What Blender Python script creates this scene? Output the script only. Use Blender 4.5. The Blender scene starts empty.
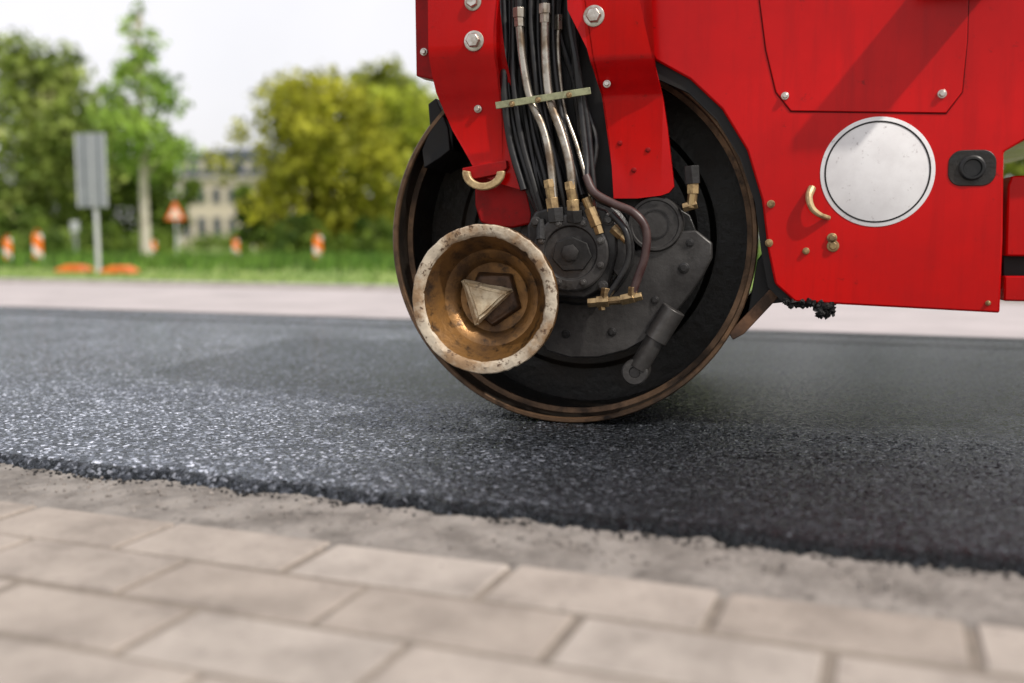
import bpy, bmesh, math, random
from mathutils import Vector, Matrix, noise
random.seed(7)
sc = bpy.context.scene
col = sc.collection
rad = math.radians

# ------------------------------------------------------------------ camera
F = 995.0
CAMZ = 0.6
PITCH = math.atan((341.5 - 240.0) / F)
cd = bpy.data.cameras.new("camera")
cam = bpy.data.objects.new("camera", cd)
col.objects.link(cam)
cam.location = (0, 0, CAMZ)
cam.rotation_euler = (math.pi / 2 - PITCH, 0, 0)
cd.sensor_width = 36
cd.lens = F / 1024 * 36
cd.clip_start = 0.05
cd.clip_end = 2000
cd.dof.use_dof = True
cd.dof.focus_distance = 3.12
cd.dof.aperture_fstop = 0.98
sc.camera = cam
CP = Vector((0, 0, CAMZ))
FW = Vector((0, math.cos(PITCH), -math.sin(PITCH)))
UP = Vector((0, math.sin(PITCH), math.cos(PITCH)))
RT = Vector((1, 0, 0))

def ray(px, py):
    return RT * (px - 512) + UP * (341.5 - py) + FW * F
def G(px, py, z=0.0):
    r = ray(px, py)
    return CP + r * ((z - CAMZ) / r.z)
def at(px, py, Y):
    r = ray(px, py)
    return CP + r * (Y / r.y)

TH = rad(14)
O = G(566, 423)
EX = Vector((math.cos(TH), -math.sin(TH), 0))
EY = Vector((math.sin(TH), math.cos(TH), 0))
def L(px, py, d):
    r = ray(px, py)
    t = ((O - CP).dot(EY) + d) / r.dot(EY)
    p = CP + r * t - O
    return (p.dot(EX), p.z)
def L3(px, py, d):
    x, z = L(px, py, d)
    return Vector((x, d, z))
def SP(px, py, d):                     # metres per pixel at that spot of the machine
    return (L(px, py - 2, d)[1] - L(px, py + 2, d)[1]) / 4

# ------------------------------------------------------------------ helpers
def mk(name, bm, m, parent=None, bevel=0.0, smooth=True, label=None, recalc=True, ang=35):
    if recalc:
        bmesh.ops.recalc_face_normals(bm, faces=bm.faces[:])
    me = bpy.data.meshes.new(name)
    bm.to_mesh(me); bm.free()
    me.materials.append(m)
    if smooth:
        me.polygons.foreach_set('use_smooth', [True] * len(me.polygons))
        me.set_sharp_from_angle(angle=rad(ang))
    o = bpy.data.objects.new(name, me)
    col.objects.link(o)
    if parent is not None:
        o.parent = parent
    if bevel > 0:
        b = o.modifiers.new("bevel", 'BEVEL')
        b.width = bevel; b.segments = 2; b.limit_method = 'ANGLE'; b.angle_limit = rad(35)
    if label: o['label'] = label
    return o

def pyd(name, verts, faces, m, parent=None, smooth=False):
    me = bpy.data.meshes.new(name)
    me.from_pydata(verts, [], faces)
    me.materials.append(m)
    if smooth:
        me.polygons.foreach_set('use_smooth', [True] * len(me.polygons))
    o = bpy.data.objects.new(name, me)
    col.objects.link(o)
    if parent is not None: o.parent = parent
    return o

def tag(o, label=None, cat=None, group=None, kind=None):
    if label: o['label'] = label
    if cat: o['category'] = cat
    if group: o['group'] = group
    if kind: o['kind'] = kind
    return o

def empty(name, loc, rz=0):
    o = bpy.data.objects.new(name, None)
    col.objects.link(o)
    o.location = loc; o.rotation_euler = (0, 0, rz)
    o.empty_display_size = 0.2
    return o

def copy_tree(o, parent=None):
    c = o.copy(); col.objects.link(c)
    if parent is not None: c.parent = parent
    for ch in list(o.children): copy_tree(ch, c)
    return c

def prism(bm, pts, d0, d1):
    a = [bm.verts.new((x, d0, z)) for x, z in pts]
    b = [bm.verts.new((x, d1, z)) for x, z in pts]
    bm.faces.new(a); bm.faces.new(b[::-1])
    n = len(pts)
    for i in range(n):
        bm.faces.new((a[i], a[(i + 1) % n], b[(i + 1) % n], b[i]))
def pxprism(bm, pix, d0, d1, dref=None):
    dr = d0 if dref is None else dref
    prism(bm, [L(px, py, dr) for px, py in pix], d0, d1)

def box(bm, x0, x1, y0, y1, z0, z1):
    v = [bm.verts.new(p) for p in ((x0,y0,z0),(x1,y0,z0),(x1,y1,z0),(x0,y1,z0),(x0,y0,z1),(x1,y0,z1),(x1,y1,z1),(x0,y1,z1))]
    for f in ((0,3,2,1),(4,5,6,7),(0,1,5,4),(1,2,6,5),(2,3,7,6),(3,0,4,7)):
        bm.faces.new([v[i] for i in f])

def lathe(bm, cx, cz, prof, seg=64, closed=False, rot=0.0):
    rings = []
    for r, d in prof:
        if r < 1e-6:
            rings.append([bm.verts.new((cx, d, cz))])
        else:
            rings.append([bm.verts.new((cx + r * math.cos(rot + 2*math.pi*k/seg), d, cz + r * math.sin(rot + 2*math.pi*k/seg))) for k in range(seg)])
    pairs = list(zip(rings[:-1], rings[1:]))
    if closed: pairs.append((rings[-1], rings[0]))
    for a, b in pairs:
        for k in range(seg):
            k2 = (k + 1) % seg
            if len(a) == 1 and len(b) == 1: continue
            if len(a) == 1: bm.faces.new((a[0], b[k], b[k2]))
            elif len(b) == 1: bm.faces.new((a[k], b[0], a[k2]))
            else: bm.faces.new((a[k], b[k], b[k2], a[k2]))

def catmull(P, n=8):
    P = [Vector(p) for p in P]
    if len(P) < 3: return P
    Q = [P[0] * 2 - P[1]] + P + [P[-1] * 2 - P[-2]]
    out = []
    for i in range(1, len(Q) - 2):
        p0, p1, p2, p3 = Q[i-1], Q[i], Q[i+1], Q[i+2]
        for k in range(n):
            t = k / n
            out.append(0.5 * ((2*p1) + (p2-p0)*t + (2*p0-5*p1+4*p2-p3)*t*t + (3*p1-p0-3*p2+p3)*t**3))
    out.append(P[-1])
    return out

def tube(bm, P, r, seg=12, smoothpath=True, n=8):
    P = catmull(P, n) if smoothpath else [Vector(p) for p in P]
    NP = len(P)
    rr = r if isinstance(r, (list, tuple)) else None
    rings = []
    nrm = None
    for i in range(NP):
        t = (P[min(i+1, NP-1)] - P[max(i-1, 0)]).normalized()
        if nrm is None:
            a = Vector((0, 0, 1)) if abs(t.z) < 0.9 else Vector((1, 0, 0))
            nrm = t.cross(a).normalized()
        else:
            nrm = (nrm - t * nrm.dot(t)).normalized()
        b = t.cross(nrm)
        q = r if rr is None else rr[0] + (rr[1] - rr[0]) * i / (NP - 1)
        rings.append([bm.verts.new(P[i] + (nrm * math.cos(2*math.pi*k/seg) + b * math.sin(2*math.pi*k/seg)) * q) for k in range(seg)])
    for a, b in zip(rings[:-1], rings[1:]):
        for k in range(seg):
            bm.faces.new((a[k], a[(k+1)%seg], b[(k+1)%seg], b[k]))
    bm.faces.new(rings[0][::-1]); bm.faces.new(rings[-1])

# ------------------------------------------------------------------ materials
def nt(name):
    m = bpy.data.materials.new(name); m.use_nodes = True
    t = m.node_tree
    return m, t, t.nodes["Principled BSDF"]
def N(t, typ, **kw):
    n = t.nodes.new(typ)
    for k, v in kw.items():
        setattr(n, k, v)
    return n
def c4(c): return (c[0], c[1], c[2], 1)
def noise_node(t, vec, scale, detail=6, rough=0.6):
    n = N(t, 'ShaderNodeTexNoise')
    n.inputs['Scale'].default_value = scale
    n.inputs['Detail'].default_value = detail
    n.inputs['Roughness'].default_value = rough
    t.links.new(vec, n.inputs['Vector'])
    return n
def ramp(t, fac, stops):
    r = N(t, 'ShaderNodeValToRGB')
    e = r.color_ramp.elements
    while len(e) < len(stops): e.new(0.5)
    for i, (p, c) in enumerate(stops):
        e[i].position = p; e[i].color = c4(c)
    t.links.new(fac, r.inputs['Fac'])
    return r
def mixc(t, fac, a, b, blend='MIX'):
    m = N(t, 'ShaderNodeMix', data_type='RGBA', blend_type=blend)
    for val, s in ((fac, m.inputs[0]), (a, m.inputs[6]), (b, m.inputs[7])):
        if hasattr(val, 'is_linked'):
            t.links.new(val, s)
        elif isinstance(val, (int, float)): s.default_value = val
        else: s.default_value = c4(val)
    return m.outputs[2]

def mat(name, c1, c2=None, scale=12, stops=(.42, .66), rough=.5, rough2=None, metal=0, bump=0, bscale=60, coat=0, spec=.5, c3=None, s3=60, st3=(.6, .7), streak=None):
    m, t, p = nt(name)
    tc = N(t, 'ShaderNodeTexCoord').outputs['Object']
    p.inputs['Base Color'].default_value = c4(c1)
    p.inputs['Roughness'].default_value = rough
    p.inputs['Metallic'].default_value = metal
    p.inputs['Specular IOR Level'].default_value = spec
    p.inputs['Coat Weight'].default_value = coat
    p.inputs['Coat Roughness'].default_value = 0.15
    if c2 is not None:
        n = noise_node(t, tc, scale, 8, .62)
        f = ramp(t, n.outputs['Fac'], [(stops[0], (0,0,0)), (stops[1], (1,1,1))])
        c = mixc(t, f.outputs['Color'], c1, c2)
        if rough2 is not None:
            mr = N(t, 'ShaderNodeMapRange')
            mr.inputs['To Min'].default_value = rough; mr.inputs['To Max'].default_value = rough2
            t.links.new(f.outputs['Color'], mr.inputs['Value'])
            t.links.new(mr.outputs['Result'], p.inputs['Roughness'])
        if streak is not None:
            mp = N(t, 'ShaderNodeMapping'); mp.inputs['Scale'].default_value = (14, 14, 1.3)
            t.links.new(tc, mp.inputs['Vector'])
            n4 = noise_node(t, mp.outputs['Vector'], 1.6, 6, .65)
            f4 = ramp(t, n4.outputs['Fac'], [(.48, (0,0,0)), (.78, (.8,.8,.8))])
            c = mixc(t, f4.outputs['Color'], c, streak)
        if c3 is not None:
            n3 = noise_node(t, tc, s3, 6, .7)
            f3 = ramp(t, n3.outputs['Fac'], [(st3[0], (0,0,0)), (st3[1], (1,1,1))])
            c = mixc(t, f3.outputs['Color'], c, c3)
        t.links.new(c, p.inputs['Base Color'])
    if bump:
        nb = noise_node(t, tc, bscale, 6, .65)
        b = N(t, 'ShaderNodeBump')
        b.inputs['Strength'].default_value = bump
        b.inputs['Distance'].default_value = 0.01
        t.links.new(nb.outputs['Fac'], b.inputs['Height'])
        t.links.new(b.outputs['Normal'], p.inputs['Normal'])
    return m

RED = mat('red_paint', (.53, .0025, .003), (.34, .002, .003), 1.6, (.35, .72), .15, .32, spec=.2, bump=.02, bscale=6, c3=(.09, .007, .006), s3=26, st3=(.64, .78), streak=(.33, .003, .004))
RED2 = mat('red_paint_grimy', (.28, .003, .004), (.09, .008, .007), 7, (.46, .76), .38, .6, spec=.15, bump=.03, bscale=20, c3=(.035, .015, .011), s3=50, st3=(.62, .74))
BLACK = mat('black_plastic', (.006, .006, .007), (.014, .013, .012), 15, rough=.5, rough2=.7, spec=.25)
RUBBER = mat('black_rubber_hose', (.007, .007, .008), (.018, .017, .016), 25, rough=.33, rough2=.6, bump=.05, bscale=250, spec=.4)
BROWNHOSE = mat('brown_rubber_hose', (.040, .016, .015), (.062, .036, .032), 25, rough=.36, rough2=.55)
GUN = mat('gunmetal_casting', (.030, .029, .029), (.010, .0095, .009), 12, rough=.32, rough2=.64, metal=.5, bump=.18, bscale=110, c3=(.15, .105, .065), s3=26, st3=(.65, .75))  # c3 patches paint lighter highlights into the metal colour
GREY = mat('grey_greasy_steel', (.062, .059, .057), (.020, .018, .017), 6, (.38,.62), rough=.34, rough2=.66, metal=.4, bump=.16, bscale=80, c3=(.013,.012,.011), s3=15, st3=(.56,.70))
DAMP = mat('grey_damper_steel', (.085, .081, .078), (.030, .027, .025), 8, (.4,.65), rough=.32, rough2=.6, metal=.5, bump=.1, bscale=80)
STEEL = mat('worn_zinc_steel', (.58, .55, .50), (.30, .25, .20), 30, rough=.25, rough2=.5, metal=.9)
PIPE = mat('dull_zinc_pipe', (.38, .35, .30), (.15, .11, .075), 18, rough=.24, rough2=.5, metal=.9, c3=(.06,.045,.03), s3=40, st3=(.6,.72))
BRASS = mat('dull_zinc_fitting', (.40, .28, .14), (.13, .085, .045), 36, rough=.28, rough2=.55, metal=.8)
BEIGE = mat('beige_zinc_hook', (.50, .38, .20), (.24, .15, .075), 40, rough=.45, metal=.4)
OLIVE = mat('olive_clamp', (.30, .31, .18), (.15, .15, .09), 40, rough=.5, metal=.3)
DRUMIN = mat('oily_black_drum_inside', (.005, .0046, .0042), (.024, .016, .010), 5, (.45, .75), .36, .66, bump=.4, bscale=34, spec=.45)
RIM = mat('worn_brown_steel_rim', (.17, .098, .053), (.045, .029, .019), 5, (.38, .62), .34, .62, metal=.6, bump=.18, bscale=60, c3=(.018,.013,.010), s3=12, st3=(.54,.70))
SCRAP = mat('rusty_scraper', (.15, .075, .038), (.045, .025, .015), 9, (.4, .62), .45, .7, metal=.4, bump=.2, bscale=60)
DRUMOUT = mat('polished_drum_face', (.10, .085, .07), (.04, .035, .03), 8, rough=.35, rough2=.6, metal=.7)
RUST = mat('brown_gold_dish', (.26, .13, .038), (.065, .033, .014), 7, (.38, .64), .32, .62, metal=.5, bump=.25, bscale=50, c3=(.022, .013, .008), s3=20, st3=(.52, .67))
RIMW = mat('chipped_pale_rim', (.50, .43, .33), (.27, .17, .09), 9, (.44, .60), .5, .7, metal=.1, bump=.3, bscale=80, c3=(.08, .042, .021), s3=46, st3=(.56, .63))
HUB = mat('worn_pale_hub_metal', (.62, .52, .36), (.36, .26, .15), 22, (.42,.64), rough=.42, rough2=.65, metal=.2, bump=.3, bscale=70, c3=(.10,.055,.028), s3=30, st3=(.58,.68))
HUBD = mat('dark_brown_hub', (.07, .035, .016), (.025, .014, .008), 25, rough=.42, rough2=.7, metal=.4, bump=.3, bscale=70)
WHITE = mat('scuffed_white_paint', (.74, .73, .735), (.66, .645, .65), 14, (.42, .70), .9, .9, spec=.03, c3=(.34, .30, .30), s3=52, st3=(.61, .74))
TAR = mat('sticky_asphalt_residue', (.006, .006, .006), (.018, .017, .016), 60, rough=.5, bump=.6, bscale=120, spec=.35)
GALV = mat('galvanised_grey', (.24, .26, .275), (.19, .205, .22), 3, rough=.5, metal=.2)
FRAMEW = mat('pale_sign_edge', (.50, .52, .53), (.42, .43, .44), 4, rough=.5)
ORANGE = mat('orange_plastic', (.80, .17, .015), (.55, .10, .015), 6, rough=.5)
DARKBASE = mat('black_recycled_base', (.03, .03, .03), (.05, .05, .05), 6, rough=.8)
BARK = mat('brown_bark', (.07, .05, .035), (.03, .022, .016), 6, rough=.9, bump=.5, bscale=14)
BARKP = mat('pale_bark', (.52, .48, .40), (.36, .32, .25), 5, rough=.85, bump=.3, bscale=14)
STUCCO = mat('cream_facade', (.56, .49, .38), (.48, .42, .33), .6, rough=.9)
SLATE = mat('blue_grey_slate_roof', (.055, .068, .088), (.040, .048, .064), 1.2, rough=.8, spec=.2)
WINW = mat('white_window_frame', (.46, .42, .36), (.40, .37, .32), 1, rough=.6)
GLASS = mat('dark_window_glass', (.06, .065, .07), (.10, .11, .12), .5, rough=.25)
REFL = mat('orange_red_sign_face', (.90, .15, .02), (.8, .12, .02), 3, rough=.45)
PALEO = mat('pale_orange_centre', (.85, .74, .62), (.8, .68, .55), 4, rough=.5)

def stripes():
    m, t, p = nt('orange_white_stripes')
    tc = N(t, 'ShaderNodeTexCoord').outputs['Object']
    w = N(t, 'ShaderNodeTexWave', wave_type='BANDS', bands_direction='DIAGONAL')
    w.inputs['Scale'].default_value = 1.0
    t.links.new(tc, w.inputs['Vector'])
    r = ramp(t, w.outputs['Fac'], [(.70, (.92, .20, .015)), (.72, (.8, .78, .75))])
    t.links.new(r.outputs['Color'], p.inputs['Base Color'])
    p.inputs['Roughness'].default_value = .5
    return m
STRIPE = stripes()

def leafmat(name, a, b, c=None, scale=.9):
    m, t, p = nt(name)
    tc = N(t, 'ShaderNodeTexCoord').outputs['Object']
    n = noise_node(t, tc, scale, 4, .6)
    st = [(.36, a), (.60, b)]
    if c: st.append((.68, c))
    r = ramp(t, n.outputs['Fac'], st)
    g = N(t, 'ShaderNodeNewGeometry')
    hs = N(t, 'ShaderNodeHueSaturation')
    mr = N(t, 'ShaderNodeMapRange')
    mr.inputs['To Min'].default_value = .5; mr.inputs['To Max'].default_value = 1.6
    t.links.new(g.outputs['Random Per Island'], mr.inputs['Value'])
    t.links.new(mr.outputs['Result'], hs.inputs['Value'])
    t.links.new(r.outputs['Color'], hs.inputs['Color'])
    t.links.new(hs.outputs['Color'], p.inputs['Base Color'])
    p.inputs['Roughness'].default_value = .6
    p.inputs['Specular IOR Level'].default_value = .25
    tr = N(t, 'ShaderNodeBsdfTranslucent')
    t.links.new(hs.outputs['Color'], tr.inputs['Color'])
    mx = N(t, 'ShaderNodeMixShader'); mx.inputs[0].default_value = .45
    t.links.new(p.outputs[0], mx.inputs[1]); t.links.new(tr.outputs[0], mx.inputs[2])
    t.links.new(mx.outputs[0], t.nodes['Material Output'].inputs['Surface'])
    return m
LEAFD = leafmat('mid_green_leaves', (.045, .09, .015), (.20, .28, .045))
LEAFB = leafmat('blossoming_green_leaves', (.07, .12, .018), (.36, .43, .10), (.74, .70, .42))
LEAFG = leafmat('fresh_green_leaves', (.12, .22, .035), (.35, .49, .09))
LEAFY = leafmat('yellow_green_leaves', (.16, .18, .018), (.49, .48, .05))
LEAFO = leafmat('olive_leaves', (.11, .15, .02), (.36, .39, .06))
LEAFYG = leafmat('spring_green_leaves', (.15, .20, .02), (.45, .50, .06))
GRASSB = leafmat('grass_blades', (.045, .11, .018), (.15, .26, .04))

def asphalt(name, dark=1.0):
    m, t, p = nt(name)
    tc = N(t, 'ShaderNodeTexCoord').outputs['Object']
    def vor(scale):
        v = N(t, 'ShaderNodeTexVoronoi'); v.inputs['Scale'].default_value = scale
        t.links.new(tc, v.inputs['Vector'])
        s = N(t, 'ShaderNodeSeparateColor'); t.links.new(v.outputs['Color'], s.inputs['Color'])
        return v, s
    v, sep = vor(98)
    v2, sep2 = vor(220)
    k = dark
    base = ramp(t, sep.outputs['Red'], [(0, (.003*k, .0033*k, .004*k)), (.45, (.014*k, .0155*k, .018*k)), (.78, (.046*k, .050*k, .058*k)), (.92, (.12*k, .127*k, .14*k)), (1, (.25*k, .257*k, .275*k))])
    big = noise_node(t, tc, 1.1, 5, .6)
    bg = ramp(t, big.outputs['Fac'], [(.35, (.72, .72, .74)), (.68, (1.35, 1.35, 1.35))])
    c = mixc(t, 1.0, base.outputs['Color'], bg.outputs['Color'], 'MULTIPLY')
    # painted into the colour: shade towards the machine and right, pale sheen further left
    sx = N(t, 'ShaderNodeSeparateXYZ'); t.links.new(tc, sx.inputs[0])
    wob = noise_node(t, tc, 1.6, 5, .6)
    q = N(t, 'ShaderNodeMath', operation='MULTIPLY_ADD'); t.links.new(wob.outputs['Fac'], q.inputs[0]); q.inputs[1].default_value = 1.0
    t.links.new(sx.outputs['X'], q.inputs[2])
    shade = N(t, 'ShaderNodeMapRange', interpolation_type='SMOOTHSTEP')
    shade.inputs['From Min'].default_value = -.45; shade.inputs['From Max'].default_value = .85
    t.links.new(q.outputs[0], shade.inputs['Value'])
    shade_c = ramp(t, shade.outputs['Result'], [(0, (3.0, 3.05, 3.25)), (1, (.32, .33, .35))])
    c = mixc(t, 1.0, c, shade_c.outputs['Color'], 'MULTIPLY')
    t.links.new(c, p.inputs['Base Color'])
    mr = N(t, 'ShaderNodeMapRange'); mr.inputs['To Min'].default_value = .12; mr.inputs['To Max'].default_value = .48
    t.links.new(sep.outputs['Green'], mr.inputs['Value']); t.links.new(mr.outputs['Result'], p.inputs['Roughness'])
    n2 = noise_node(t, tc, 80, 6, .7)
    def ma(a, kk, b_):
        q = N(t, 'ShaderNodeMath', operation='MULTIPLY_ADD')
        t.links.new(a, q.inputs[0]); q.inputs[1].default_value = kk
        if b_ is None: q.inputs[2].default_value = 1
        else: t.links.new(b_, q.inputs[2])
        return q.outputs[0]
    h = ma(v.outputs['Distance'], -1.0, None)
    h = ma(v2.outputs['Distance'], -.35, h)
    h = ma(n2.outputs['Fac'], .8, h)
    h = ma(sep.outputs['Blue'], .5, h)
    b = N(t, 'ShaderNodeBump'); b.inputs['Strength'].default_value = .85; b.inputs['Distance'].default_value = .010
    t.links.new(h, b.inputs['Height']); t.links.new(b.outputs['Normal'], p.inputs['Normal'])
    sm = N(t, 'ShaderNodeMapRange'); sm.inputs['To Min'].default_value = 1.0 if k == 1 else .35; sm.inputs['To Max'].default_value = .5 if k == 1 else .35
    t.links.new(shade.outputs['Result'], sm.inputs['Value']); t.links.new(sm.outputs['Result'], p.inputs['Specular IOR Level'])
    p.inputs['Specular Tint'].default_value = (.82, .92, 1, 1)
    return m
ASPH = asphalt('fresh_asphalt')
ASPHE = asphalt('broken_asphalt_edge', .35)
OLDROAD = mat('pale_old_road', (.42, .375, .37), (.34, .305, .30), 1.2, rough=.85, bump=.3, bscale=80)
SEAM = mat('dark_bitumen_seam', (.012, .012, .013), (.03, .03, .03), 20, rough=.45, bump=.4, bscale=60)
GUTTER = mat('rough_grey_gutter_concrete', (.27, .245, .22), (.15, .134, .118), 8, (.40, .62), .9, bump=.9, bscale=60, c3=(.065, .057, .049), s3=24, st3=(.58, .68))
KERB = mat('pale_kerb_stone', (.46, .43, .40), (.36, .33, .30), 3, rough=.85, bump=.3, bscale=60)
SAND = mat('joint_sand', (.225, .19, .155), (.165, .14, .115), 14, rough=.95, bump=.6, bscale=120)
GROUND = mat('grassy_ground', (.07, .13, .025), (.13, .18, .04), .35, (.35, .7), .9, bump=.6, bscale=8)
STONE = mat('loose_grit', (.28, .25, .225), (.12, .105, .095), 30, rough=.9)
def paver():
    m, t, p = nt('worn_concrete_pavers')
    tc = N(t, 'ShaderNodeTexCoord').outputs['Object']
    g = N(t, 'ShaderNodeNewGeometry')
    r = ramp(t, g.outputs['Random Per Island'], [(0, (.33, .288, .25)), (.5, (.375, .33, .29)), (1, (.41, .37, .332))])
    n = noise_node(t, tc, 5, 8, .7)
    f = ramp(t, n.outputs['Fac'], [(.3, (.60, .59, .58)), (.5, (.92, .91, .90)), (.7, (1.12, 1.11, 1.10))])
    c = mixc(t, 1.0, r.outputs['Color'], f.outputs['Color'], 'MULTIPLY')
    n3 = noise_node(t, tc, 26, 6, .7)
    f3 = ramp(t, n3.outputs['Fac'], [(.58, (0, 0, 0)), (.70, (.6, .6, .6))])
    c = mixc(t, f3.outputs['Color'], c, (.17, .147, .128))
    t.links.new(c, p.inputs['Base Color']); p.inputs['Roughness'].default_value = .88
    p.inputs['Specular IOR Level'].default_value = .3
    nb = noise_node(t, tc, 70, 6, .7)
    b = N(t, 'ShaderNodeBump'); b.inputs['Strength'].default_value = .7; b.inputs['Distance'].default_value = .008
    t.links.new(nb.outputs['Fac'], b.inputs['Height']); t.links.new(b.outputs['Normal'], p.inputs['Normal'])
    return m
PAVER = paver()

# ------------------------------------------------------------------ ground and road
RTH = rad(21)
EU = Vector((math.cos(RTH), -math.sin(RTH), 0))
EV = Vector((math.sin(RTH), math.cos(RTH), 0))
E0 = G(512, 505)
def RD(u, v, z=0.0):
    p = E0 + EU * u + EV * v
    return (p.x, p.y, z)

def sheet(name, u0, u1, v0, v1, z, m):
    vs = [RD(u0, v0, z), RD(u1, v0, z), RD(u1, v1, z), RD(u0, v1, z)]
    return tag(pyd(name, vs, [(0, 1, 2, 3)], m), kind='structure')

g = pyd('ground', [(-700, -300, -.07), (700, -300, -.07), (700, 1000, -.07), (-700, 1000, -.07)], [(0, 1, 2, 3)], GROUND)
tag(g, kind='structure')

def spaced(dense0, dense1, step, lo, hi, grow=1.25):
    a = []
    x = dense0
    while x <= dense1: a.append(x); x += step
    s = step; x = a[-1]
    while x < hi:
        s *= grow; x += s; a.append(min(x, hi))
    s = step; x = a[0]
    while x > lo:
        s *= grow; x -= s; a.insert(0, max(x, lo))
    return a
us = spaced(-2.1, 1.6, .0055, -60, 60)
vd = spaced(0.0, 1.2, .0075, 0, 4.65, 1.10)
prof = [(-.036, -.044), (-.030, -.027), (-.022, -.016), (-.013, -.008), (-.005, -.002)]
rows = prof + [(v, 0) for v in vd]
vs = []; fs = []; mi = []
for j, (v, z) in enumerate(rows):
    relief = max(0.0, min(1.0, (1.6 - v) / .5))
    for u in us:
        fade = max(0.0, 1 - max(v, 0) / .09)
        dv = 0
        if fade > 0:
            w = noise.noise((u * 2.1, 3.3, 0)) * .030 + noise.noise((u * 9, 1.3, 0)) * .026 + noise.noise((u * 27, 7.7, 0)) * .024 + noise.noise((u * 75, 2.7, 0)) * .016
            dv = w * fade
        n1 = noise.noise((u * 66, v * 66 + z * 60, 1.0)); n2 = noise.noise((u * 130, v * 130 + z*125, 5.0)); n3 = noise.noise((u * 3, v * 3, 9.0))
        amp = .0027 * relief + .003 * fade * fade
        dz = (n1 * amp + n2 * amp * .9) + n3 * .002 - .007 * fade * fade
        if j == 0: dz = 0
        if v > 4.6: dz = 0
        vs.append(RD(u, v + dv + (n2 * .007 * fade), z + dz))
nu = len(us)
for j in range(len(rows) - 1):
    for i in range(nu - 1):
        a = j * nu + i
        fs.append((a, a+1, a+nu+1, a+nu)); mi.append(1 if j < len(prof) + 2 else 0)
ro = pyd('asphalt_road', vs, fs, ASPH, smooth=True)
ro.data.materials.append(ASPHE)
ro.data.polygons.foreach_set('material_index', mi)
tag(ro, kind='structure')
sheet('old_road', -80, 120, 4.6, 8.65, -.012, OLDROAD)
vs = []; fs = []
for (v0, wd, u0, u1) in ((4.08, .045, -40, 40), (4.63, .09, -40, 40)):
    n = 160
    b0 = len(vs)
    for i in range(n + 1):
        u = u0 + (u1-u0)*i/n
        vs.append(RD(u, v0 - wd * (.6 + .5*noise.noise((u, v0, 0))), .005))
        vs.append(RD(u, v0 + wd * (.6 + .5*noise.noise((u, v0, 4))), .005))
    for i in range(n):
        a = b0 + 2*i
        fs.append((a, a+2, a+3, a+1))
tag(pyd('road_seam', vs, fs, SEAM), kind='structure')
bm = bmesh.new()
A = [RD(-80, 8.65, 0), RD(120, 8.65, 0), RD(120, 8.80, 0), RD(-80, 8.80, 0)]
lo = [bm.verts.new((p[0], p[1], -.08)) for p in A]; hi = [bm.verts.new((p[0], p[1], .05)) for p in A]
bm.faces.new(hi); bm.faces.new(lo[::-1])
for i in range(4): bm.faces.new((lo[i], lo[(i+1)%4], hi[(i+1)%4], hi[i]))
tag(mk('kerb', bm, KERB, smooth=False), kind='structure')
VERGE = mat('mown_verge', (.12, .20, .03), (.22, .28, .05), .8, (.35, .7), .9, bump=.8, bscale=14)
sheet('grass_verge', -80, 120, 8.80, 60, .035, VERGE)

# gutter strip (rough grey concrete, uneven)
vs = []; fs = []
ug = spaced(-2.4, 1.6, .011, -30, 30)
vg = [-.41 + .011*i for i in range(48)]
for v in vg:
    for u in ug:
        n1 = noise.noise((u*11, v*11, 2)); n2 = noise.noise((u*30, v*30, 6))
        chip = -.005 if n1 + .5*n2 > .22 else 0
        z = -.027 + noise.noise((u*3, v*3, 2)) * .003 + n2 * .003 + noise.noise((u*70, v*70, 3)) * .0025 + chip
        if v < -.355: z -= .01
        vs.append(RD(u, v, z))
nu = len(ug)
for j in range(len(vg)-1):
    for i in range(nu-1):
        a = j*nu+i
        fs.append((a, a+1, a+nu+1, a+nu))
tag(pyd('gutter', vs, fs, GUTTER, smooth=True), kind='structure')

# pavers
sheet('pavement_bed', -30, 30, -8, -.345, -.0285, SAND)
vs = []; fs = []
PL, PW, J = .40, .205, .017
row = 0
v = -.315
rp = random.Random(5)
while v > -3.4:
    u = -6 + (PL/2 if row % 2 else 0) + .12 + rp.uniform(-.04, .04)
    while u < 6:
        jj = J * rp.uniform(.7, 1.3)
        x0, x1, y0, y1 = u + jj/2, u + PL - jj/2, v - PW + jj/2, v - jj/2
        h = -.0235 + rp.uniform(-.002, .002)
        tx = rp.uniform(-.001, .001)
        c = .005
        b = len(vs)
        for (a, q) in ((x0, y0), (x1, y0), (x1, y1), (x0, y1)): vs.append(RD(a, q, -.06))
        for (a, q) in ((x0, y0), (x1, y0), (x1, y1), (x0, y1)): vs.append(RD(a, q, h - c))
        for k, (a, q) in enumerate(((x0+c, y0+c), (x1-c, y0+c), (x1-c, y1-c), (x0+c, y1-c))): vs.append(RD(a + rp.uniform(-.003, .003), q + rp.uniform(-.003, .003), h + (tx if k in (1, 2) else -tx)))
        for k in range(4):
            k2 = (k+1) % 4
            fs.append((b+k, b+k2, b+4+k2, b+4+k)); fs.append((b+4+k, b+4+k2, b+8+k2, b+8+k))
        fs.append((b+8, b+9, b+10, b+11))
        u += PL
    v -= PW; row += 1
tag(pyd('pavement', vs, fs, PAVER), kind='structure')

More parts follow.
